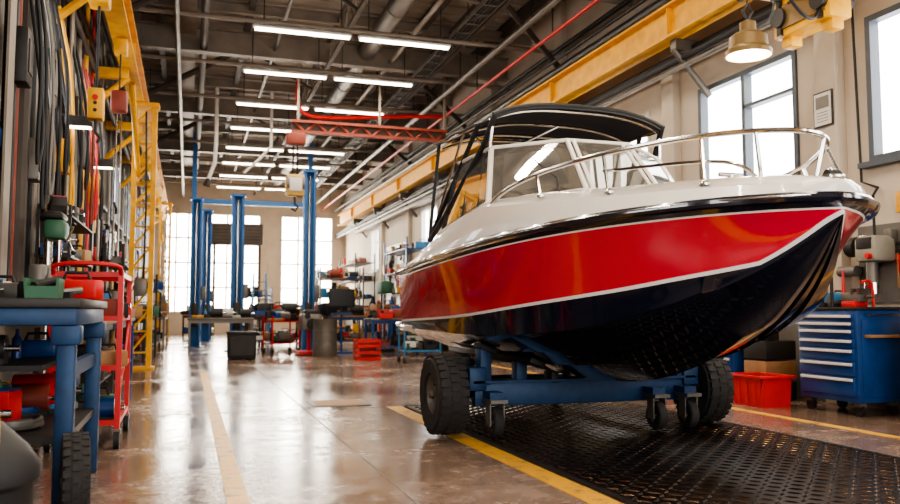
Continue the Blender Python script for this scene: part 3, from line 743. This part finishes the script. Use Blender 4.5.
def hang_tools(name, x, sg, y0, y1, z0, z1, n_, sc=1.0):
    b = B(name)
    b.bb(min(x, x-sg*.03), max(x, x-sg*.03), y0, y1, z0, z1, DARKST if sg < 0 else GREYST)
    xx = x-sg*.05
    for _ in range(n_):
        y = R.uniform(y0+.1, y1-.1); z = R.uniform(z0+.25, z1-.05); L_ = R.uniform(.15, .4)*sc; m = R.choice([STEEL, DARKST, REDP, YEL, BLACK, GREYST, WOOD, BLUEP, BLACK, GREYST]); k = R.randrange(5)
        if k == 0: b.box((xx, y, z-L_/2), (.015, .03, L_), m); b.lathe([(.02, -.01), (.045, -.01), (.045, .01), (.02, .01), (.02, -.01)], (xx, y, z), (1, 0, 0), m, 12)
        elif k == 1: b.cyl((xx, y, z), (xx, y, z-L_), .014, WOOD, seg=8); b.box((xx, y, z), (.04, .14, .04), DARKST, bev=.008)
        elif k == 2: b.tube([(xx-sg*.01*(t//12), y+.11*min(1, sc)*math.cos(t*.52), z-.12+.13*min(1.2, sc)*math.sin(t*.52)) for t in range(36)], .013, m, 6)
        elif k == 3: b.box((xx-sg*.03, y, z-.08), (.1, .1*sc, .16*sc), m, bev=.02); b.cyl((xx, y, z-.14), (xx, y+.05, z-.3), .02, BLACK, seg=8)
        else: b.cyl((xx-sg*.05, y, z), (xx-sg*.05, y, z-L_*1.4), .03*sc, m, seg=8); b.box((xx, y, z+.02), (.14, .08, .03), DARKST)
    b.done()
hang_tools('tool_board', XR, 1, 5.2, 7.3, 1.15, 2.0, 26)
hang_tools('tool_board', XR, 1, 8.2, 10.6, 1.2, 2.4, 36)
hang_tools('tool_board', XR, 1, 15.1, 18.5, 1.2, 3.4, 50, 1.6)
hang_tools('tool_board', XR, 1, 19.1, 22.5, 1.2, 3.5, 50, 1.8)
hang_tools('tool_board', XR, 1, 27.1, 30.5, 1.2, 3.5, 40, 2)
b = B('wall_ducts')
for (y, z0, z1) in ((18.3, 3.75, 4.4), (16.4, 3.75, 4.5), (21, 3.75, 4.4)): b.box((XR-.16, y, (z0+z1)/2), (.28, .42, z1-z0), GREYST, bev=.02)
b.box((XR-.2, 25, 4.55), (.3, 20, .2), BEAMM, bev=.02)
b.done()

# ---------------------------------------------------------------- left side
hang_tools('tool_board', XL, -1, 7.7, 10.8, 1.2, 3.0, 150, 1.1)
hang_tools('tool_board', XL, -1, 11.2, 14.6, 1.2, 2.9, 110, 1.3)
hang_tools('tool_board', XL, -1, 15.0, 18.6, 1.2, 2.9, 60, 1.5)
hang_tools('tool_board', XL, -1, 19.0, 22.6, 1.2, 2.9, 50, 1.6)
bench('workbench', -1.42, -.9, 8.7, 11.8, .95, WOOD, DARKST, 44, sc=1.2)
bench('workbench', -1.42, -.85, 12.2, 15.0, .95, GREYST, BLUEP, 36, sc=1.3)
rack('storage_rack', -1.42, -1.08, 15.4, 17.6, [.25, .8, 1.35, 1.9], DARKST, 9, 1.0)
bench('workbench', -1.42, -.8, 18.0, 19.6, .95, WOOD, DARKST, 14, sc=1.4)
rack('storage_rack', -1.42, -.7, 20.8, 24, [.25, .9, 1.6], DARKST, 10, 1.5)
bench('workbench', -1.42, -.6, 25, 29, .95, WOOD, GREYST, 18, sc=1.8)
b = B('wall_pipes_and_hoses')
for (y, r, m) in ((7.2, .05, DARKST), (7.9, .06, DARKST), (8.15, .035, ORG), (8.45, .08, BEAMD), (8.75, .03, BLACK), (9.0, .03, BLACK), (9.2, .04, BEAMM), (9.4, .05, GREYST), (9.8, .07, BEAMD), (10.05, .03, YEL), (10.3, .04, BLACK), (10.7, .03, DARKST), (11.5, .06, BEAMD), (11.8, .03, BLACK), (12.2, .05, GREYST), (12.6, .04, BLACK), (13.0, .05, YEL), (13.4, .04, DARKST), (13.9, .03, REDP), (14.2, .05, BEAMD)):
    b.cyl((XL+.16, y, 1.0), (XL+.16, y, 7.0), r, m, seg=10)
    for z in (2, 3.5, 5): b.box((XL+.07, y, z), (.14, .05, .04), DARKST)
for i, (y, z0) in enumerate(((8.0, 2.8), (8.3, 2.4), (8.7, 2.6), (9.2, 2.2), (9.7, 3.0), (10.2, 2.5), (11.0, 2.7), (11.6, 3.1), (12.3, 2.6), (12.8, 2.8), (13.6, 2.9))):
    b.tube(smooth([Vector((XL+.2, y, 4.6)), Vector((XL+.4, y+.05, 3.6)), Vector((XL+.35, y+.15, z0-.6)), Vector((XL+.4, y+.3, z0)), Vector((XL+.2, y+.35, 4.2))]), .018, (BLACK, BLACK, GREYST, BLACK, BLACK, YEL, BLACK, BLACK, ORG, REDP, BLACK)[i], 8)
for z in (4.9, 5.15): b.cyl((XL+.2, 5, z), (XL+.2, 37, z), .05, BEAMD)
for (y, z, h, m) in ((7.9, 3.3, .5, DARKST), (8.6, 2.5, .4, GREYST), (9.3, 3.5, .6, DARKST), (10.6, 2.9, .4, YEL), (11.3, 3.6, .4, DARKST), (12.3, 3.3, .5, GREYST), (14.0, 3.0, .5, YEL)):
    b.box((XL+.24, y, z), (.16, .26, h), m, bev=.02); b.box((XL+.325, y, z), (.01, .18, h*.6), DARKST)
b.done()
b = B('wire_shelf')
b.bb(-1.42, -1.1, 8.7, 10.6, 1.58, 1.6, DARKST); b.bb(-1.42, -1.1, 8.7, 10.6, 1.98, 2.0, DARKST)
for y in (8.72, 10.58):
    for x in (-1.4, -1.12): b.bb(x-.012, x+.012, y-.012, y+.012, .95, 2.1, DARKST)
fill(b, -1.42, -1.1, 8.7, 10.6, 1.6, 18, .8); fill(b, -1.42, -1.1, 8.7, 10.6, 2.0, 16, .9); b.done()
b = B('pillar_drill', loc=(-1.15, 8.25, 0))
b.box((0, 0, .04), (.4, .5, .08), DARKST, bev=.02); b.cyl((-.1, .1, .08), (-.1, .1, 1.9), .04, STEEL); b.box((.02, 0, 1.15), (.3, .3, .04), GREYST, bev=.01)
b.box((-.02, 0, 1.8), (.18, .34, .18), GREEN, bev=.04); b.box((-.04, .02, 1.93), (.18, .36, .07), DARKST, bev=.03); b.cyl((.02, -.1, 1.7), (.02, -.1, 1.42), .03, STEEL, r2=.012); b.box((-.02, .2, 1.8), (.14, .14, .16), BLACK, bev=.04)
for k in range(3): b.cyl((.08, -.02, 1.72), (.14, -.02+.15*math.cos(k*2.1), 1.72+.15*math.sin(k*2.1)), .01, STEEL); b.cyl((.13, -.02+.14*math.cos(k*2.1), 1.72+.14*math.sin(k*2.1)), (.15, -.02+.16*math.cos(k*2.1), 1.72+.16*math.sin(k*2.1)), .018, BLACK)
b.done()
b = B('hoist_control_box')
b.box((-1.0, 9.5, 3.3), (.16, .2, .34), YEL, bev=.02); b.cyl((-1, 9.5, 3.46), (-1, 9.5, 4.98), .015, BLACK, seg=8); b.box((-1, 9.5, 4.6), (.22, .3, .4), YEL, bev=.03)
b.cyl((-1, 9.38, 3.36), (-1, 9.42, 3.36), .03, REDP); b.tube([(-1, 9.5, 3.14), (-1, 9.5, 3.0), (-.95, 9.5, 2.94), (-.98, 9.5, 2.88)], .018, DARKST)
for z in (3.22, 3.3): b.cyl((-1, 9.39, z), (-1, 9.41, z), .02, DARKST)
b.done()
b = B('chain_hoist')
b.box((-1.0, 12.4, 4.85), (.18, .26, .2), YEL, bev=.02); b.cyl((-1, 12.4, 4.8), (-1, 12.4, 4.2), .012, DARKST, seg=6); b.box((-1, 12.4, 4.05), (.22, .26, .3), ORG, bev=.04); b.cyl((-1.03, 12.4, 3.9), (-1.03, 12.4, 2.6), .012, STEEL, seg=6); b.cyl((-.97, 12.4, 3.9), (-.97, 12.4, 2.9), .01, STEEL, seg=6)
b.tube([(-1.03, 12.4, 2.6), (-1.0, 12.36, 2.52), (-1.0, 12.42, 2.45), (-1.0, 12.5, 2.5)], .018, DARKST); b.done()
b = B('wall_work_lights')
for y in (10.2, 13.0):
    b.box((XL+.45, y, 3.25), (.3, .16, .12), DARKST, bev=.02); b.box((XL+.45, y, 3.185), (.26, .12, .01), BULB); b.cyl((XL, y, 3.35), (XL+.45, y, 3.3), .02, DARKST)
b.done()
b = B('red_tool_trolley')
x0, x1, y0, y1 = -.98, -.5, 6.85, 7.85
for x in (x0, x1):
    for y in (y0, y1):
        b.bb(x-.02, x+.02, y-.02, y+.02, .14, 1.36, REDP); b.cyl((x-.02, y, .07), (x+.02, y, .07), .07, BLACK); b.box((x, y, .13), (.06, .06, .04), GREYST)
for z in (.2, .62, 1.0, 1.34):
    for y in (y0, y1): b.bb(x0, x1, y-.015, y+.015, z-.02, z+.02, REDP)
    for x in (x0, x1): b.bb(x-.015, x+.015, y0, y1, z-.02, z+.02, REDP)
for z in (.2, .62, 1.0): b.bb(x0, x1, y0, y1, z-.01, z+.002, DARKST); fill(b, x0, x1, y0, y1, z, 14, 1.0)
for k in range(9): b.cyl((x0, y0+.06+k*.11, 1.34), (x1, y0+.06+k*.11, 1.34), .006, REDP, seg=6)
b.tube(smooth([Vector((x0, y0, 1.34)), Vector((x0, y0-.12, 1.42)), Vector((x1, y0-.12, 1.42)), Vector((x1, y0, 1.34))]), .018, REDP)
b.tube([(x1, y0, .3), (x1, y1, .95)], .012, REDP)
b.done()
b = B('blue_steel_bench')
x0, x1, y0, y1, h = -1.6, -.52, 4.55, 6.0, 1.12
b.bb(x0, x1, y0, y1, h-.05, h, DARKST, bev=.008); b.bb(x0, x1-.02, y0+.02, y1-.02, h-.14, h-.05, BLUED, bev=.01)
for x in (x0+.08, x1-.07):
    for y in (y0+.09, y1-.09):
        b.bb(x-.045, x+.045, y-.045, y+.045, 0, h-.14, BLUED, bev=.01); b.bb(x-.07, x+.07, y-.07, y+.07, h-.24, h-.14, BLUED, bev=.01)
b.bb(x0+.05, x1-.05, y0+.05, y1-.05, .38, .42, DARKST); b.bb(x1-.1, x1-.05, y0+.1, y1-.1, .7, .78, BLUED)
b.bb(x0+.05, x1-.2, y0+.2, y1-.2, .74, .77, DARKST); fill(b, x0, x1-.25, y0+.2, y1-.2, .77, 12, .8)
fill(b, x0, x1-.15, y0, y1, .42, 22, 1.2); fill(b, x0, x1, y0, y1, h, 30, .7)
b.done()
b = B('spare_wheel'); b.wheel((-.5, 4.35, .235), .23, .12, axis=(1, .15, 0)); b.done()
b = B('shop_vacuum', loc=(-.68, 2.95, 0))
b.lathe([(.001, .06), (.2, .06), (.22, .12), (.22, .5), (.24, .52), (.24, .56), (.2, .62), (.12, .7), (.001, .72)], (0, 0, 0), (0, 0, 1), BLACK, 30)
b.lathe([(.222, .3), (.225, .3), (.225, .42), (.222, .42)], (0, 0, 0), (0, 0, 1), DARKST, 30); b.tube(smooth([(-.1, 0, .68), (-.09, 0, .78), (.09, 0, .78), (.1, 0, .68)]), .02, YEL)
b.cyl((.08, -.12, .62), (.08, -.12, .72), .06, YEL)
b.tube(smooth([(.2, -.1, .4), (.32, -.2, .42), (.34, -.1, .1), (.2, .25, .03), (-.1, .35, .03)]), .025, BLACK)
for k in range(5): t = k*1.2566; b.cyl((.2*math.cos(t)-.015, .2*math.sin(t), .035), (.2*math.cos(t)+.015, .2*math.sin(t), .035), .035, DARKST)
b.done()

# ---------------------------------------------------------------- middle / far
BLUEM = mat('lift_blue_paint', (36, 92, 146), .45, .1, var=.15)
def lift_post(name, x, y, h):
    b = B(name)
    b.bb(x-.16, x+.16, y-.02, y+.16, .03, h, BLUEM, bev=.01); b.bb(x-.16, x-.1, y-.16, y-.02, .03, h, BLUEM); b.bb(x+.1, x+.16, y-.16, y-.02, .03, h, BLUEM)
    b.bb(x-.3, x+.3, y-.3, y+.3, 0, .03, BLUEM); b.bb(x-.09, x+.09, y-.2, y-.02, .6, 1.3, DARKST, bev=.01)
    b.cyl((x, y-.08, 1.3), (x, y-.08, h-.1), .03, STEEL); b.bb(x-.2, x+.2, y-.2, y+.2, h, h+.06, BLUEM); b.bb(x+.16, x+.3, y-.1, y+.1, 1.4, 1.8, GREYST, bev=.02)
    return b
for (x, y, h) in ((1.24, 22.6, 4.15), (3.15, 22.6, 4.9), (.2, 25.5, 4.4), (.6, 30, 4.6), (3.9, 28, 4.6)): lift_post('vehicle_lift_post', x, y, h).done()
b = B('lift_cross_beam'); b.bb(.05, 4.05, 28.25, 28.4, 4.66, 4.82, BLUEM); b.bb(.05, .2, 28.25, 28.4, 4.82, 7.2, BLUEM); b.bb(3.9, 4.05, 28.25, 28.4, 4.82, 7.2, BLUEM); b.done()
bench('workbench', .0, 1.6, 21.0, 21.9, .9, GREYST, GREYST, 14, shelf=False, sc=1.3)
b = B('black_crate'); b.bb(.85, 1.45, 18.4, 19.0, .02, .6, BLACK, bev=.02); b.bb(.83, 1.47, 18.38, 19.02, .56, .62, DARKST, bev=.01); b.bb(.9, 1.4, 18.385, 18.4, .1, .5, DARKST)
for x in (.9, 1.4): b.bb(x-.03, x+.03, 18.45, 18.95, 0, .03, DARKST)
b.done()
bench('workbench', 1.6, 3.2, 24, 25, .95, WOOD, DARKST, 26, sc=1.8)
bench('workbench', 3.7, 5.5, 22.6, 23.6, .95, WOOD, BLUEP, 34, sc=1.9)
bench('workbench', 4.1, 5.5, 18.8, 19.7, .9, GREYST, BLUEP, 24, sc=1.5)
bench('workbench', 2.2, 3.5, 26.4, 27.4, .95, GREYST, DARKST, 18, sc=2)
bench('workbench', -.2, .9, 32.5, 33.5, .95, WOOD, DARKST, 16, sc=2)
rack('storage_rack', 4.4, 6.0, 28.8, 29.6, [.25, .9, 1.6, 2.2], DARKST, 12, 1.8)
rack('storage_rack', 1.6, 3.0, 31, 31.8, [.25, .9, 1.6], BLUEP, 10, 1.8)
rack('storage_rack', 3.9, 5.3, 25.4, 26, [.25, .9, 1.5, 2.1], GREYST, 10, 1.5)
b = B('engine_on_stand', loc=(2.9, 20.3, 0))
b.box((0, 0, .06), (.7, .9, .06), REDP); b.box((0, .3, .4), (.08, .08, .7), REDP); b.box((0, 0, .8), (.5, .6, .4), GREYST, bev=.04); b.box((0, 0, 1.04), (.36, .5, .12), DARKST, bev=.03)
for k in range(4): b.cyl((.25, -.22+k*.14, .85), (.38, -.22+k*.14, .7), .03, DARKST)
b.cyl((0, -.3, .75), (0, -.38, .75), .14, BLACK); b.cyl((-.12, -.3, .95), (-.12, -.36, .95), .07, BLACK)
b.done()
b = B('monitor_stand', loc=(3.7, 20.5, 0)); b.box((0, 0, .03), (.5, .5, .06), BLUEP); b.cyl((0, 0, .05), (0, 0, 1.0), .03, BLUEP); b.box((0, 0, 1.0), (.5, .4, .04), BLUEP); b.cyl((0, 0, 1.0), (0, 0, 1.3), .03, BLACK); b.box((0, 0, 1.4), (.66, .05, .46), BLACK, bev=.01); b.box((0, -.03, 1.4), (.6, .01, .4), SCREEN); b.box((0, 0, 1.04), (.2, .15, .05), BLACK); b.done()
b = B('steel_drum', loc=(3.1, 19.3, 0)); b.lathe([(.001, 0), (.28, 0), (.29, .02), (.28, .3), (.29, .31), (.28, .32), (.28, .6), (.29, .61), (.28, .62), (.28, .86), (.29, .88), (.26, .88), (.26, .86), (.001, .86)], (0, 0, 0), (0, 0, 1), GREYST); b.done()
b = B('drill_press', loc=(5.0, 21.4, 0))
b.box((0, 0, .04), (.5, .6, .08), DARKST, bev=.02); b.cyl((0, .1, .08), (0, .1, 1.9), .06, STEEL); b.box((0, -.1, 1.0), (.4, .4, .05), GREYST, bev=.01); b.box((0, -.05, 1.7), (.3, .7, .34), GREEN, bev=.06); b.cyl((0, -.22, 1.52), (0, -.22, 1.25), .04, STEEL, r2=.02)
for k in range(3): b.cyl((.16, -.15, 1.65), (.22, -.15+.2*math.cos(k*2.1), 1.65+.2*math.sin(k*2.1)), .012, STEEL)
b.done()
b = B('gas_cylinders', loc=(5.7, 24.6, 0))
for x, m in ((0, REDP), (.3, BLUEP), (-.3, BLACK)):
    b.lathe([(.001, 0), (.12, 0), (.12, 1.2), (.1, 1.32), (.04, 1.42), (.04, 1.52), (.001, 1.53)], (x, 0, 0), (0, 0, 1), m, 18)
b.done()
b = B('step_ladder', loc=(2.4, 29.5, 0))
for sg in (-1, 1): b.cyl((sg*.3, -.5, 0), (sg*.2, 0, 2.4), .035, BLUEL); b.cyl((sg*.3, .5, 0), (sg*.2, 0, 2.4), .03, GREYST)
for k in range(1, 8): t = k/8; b.box((0, -.5+.5*t, 2.4*t), (.6-.2*t, .1, .03), GREYST)
b.done()
b = B('red_crate', loc=(3.75, 17.6, 0))
for z in (.04, .17, .31, .42):
    for sg in (-1, 1): b.box((0, sg*.22, z), (.5, .02, .07), REDP); b.box((sg*.24, 0, z), (.02, .44, .07), REDP)
for x in (-.24, .24):
    for y in (-.21, .21): b.box((x, y, .23), (.03, .03, .46), REDP)
b.box((0, 0, .02), (.46, .42, .02), REDP); b.box((0, 0, .25), (.36, .3, .3), ORG, bev=.03); b.done()
b = B('wheeled_parts_cart', loc=(4.6, 16.4, 0))
for z in (.25, .7): b.box((0, 0, z), (.8, .5, .03), BLUEL)
for x in (-.38, .38):
    for y in (-.23, .23): b.box((x, y, .48), (.03, .03, .75), BLUEL); b.cyl((x-.02, y, .06), (x+.02, y, .06), .06, BLACK); b.box((x, y, .11), (.04, .04, .06), GREYST)
fill(b, -.38, .38, -.2, .2, .715, 10, 1.3); fill(b, -.38, .38, -.2, .2, .265, 7, 1.2); b.done()
b = B('wheeled_parts_cart', loc=(2.3, 21.3, 0), rotz=.4)
for z in (.25, .8): b.box((0, 0, z), (.8, .5, .03), REDP)
for x in (-.38, .38):
    for y in (-.23, .23): b.box((x, y, .53), (.03, .03, .85), REDP); b.cyl((x-.02, y, .06), (x+.02, y, .06), .06, BLACK); b.box((x, y, .11), (.04, .04, .06), GREYST)
fill(b, -.38, .38, -.2, .2, .815, 8, 1.5); fill(b, -.36, .36, -.2, .2, .265, 6, 1.3); b.done()
b = B('exhaust_extraction_hoses')
b.tube([(.45, 22.2, 4.55), (.6, 22.2, 5.0), (.62, 22.2, 5.6), (.62, 22.2, 7.0)], .05, WHITEP, 10)
b.tube([(1.35, 22.2, 4.75), (1.75, 22.2, 5.15), (2.05, 22.2, 5.5), (2.05, 22.2, 7.0)], .04, WHITEP, 10)
b.lathe([(.05, 0), (.09, -.12), (.1, -.2)], (.44, 22.2, 4.55), (.2, 0, 1), DARKST, 16)
b.done()

# ---------------------------------------------------------------- light
w = bpy.data.worlds.new('World'); scene.world = w; w.use_nodes = True
bg = w.node_tree.nodes['Background']; bg.inputs['Color'].default_value = (.96, .97, 1, 1); bg.inputs['Strength'].default_value = 2.3
def area(name, loc, rot, sx, sy, e, col):
    ld = bpy.data.lights.new(name, 'AREA'); ld.shape = 'RECTANGLE'; ld.size = sx; ld.size_y = sy; ld.energy = e; ld.color = col
    lo = bpy.data.objects.new(name, ld); scene.collection.objects.link(lo); lo.location = loc; lo.rotation_euler = rot
area('rear_fill_light', (2.7, Y0-.2, 2.6), (math.radians(90), 0, 0), 7, 4, 300, (1, .97, .93))  # added fill lamp in the unseen rear opening, brightens the boat's front
area('far_window_daylight', (2.7, Y1-.05, 3.3), (math.radians(-90), 0, 0), 7, 4.4, 800, (1, .94, .84))
scene.view_settings.view_transform = 'AgX'
try: scene.view_settings.look = 'AgX - Medium High Contrast'
except Exception: pass
scene.view_settings.exposure = .2

# ---------------------------------------------------------------- camera
cd = bpy.data.cameras.new('Camera'); cam = bpy.data.objects.new('Camera', cd); scene.collection.objects.link(cam)
cam.location = (0, 0, 1.05); cam.rotation_euler = (math.radians(90+4.2), 0, math.radians(-17.8))
cd.sensor_width = 36; cd.lens = 32.6; cd.clip_end = 200
cd.dof.use_dof = True; cd.dof.focus_distance = 6.2; cd.dof.aperture_fstop = 2.2
scene.camera = cam
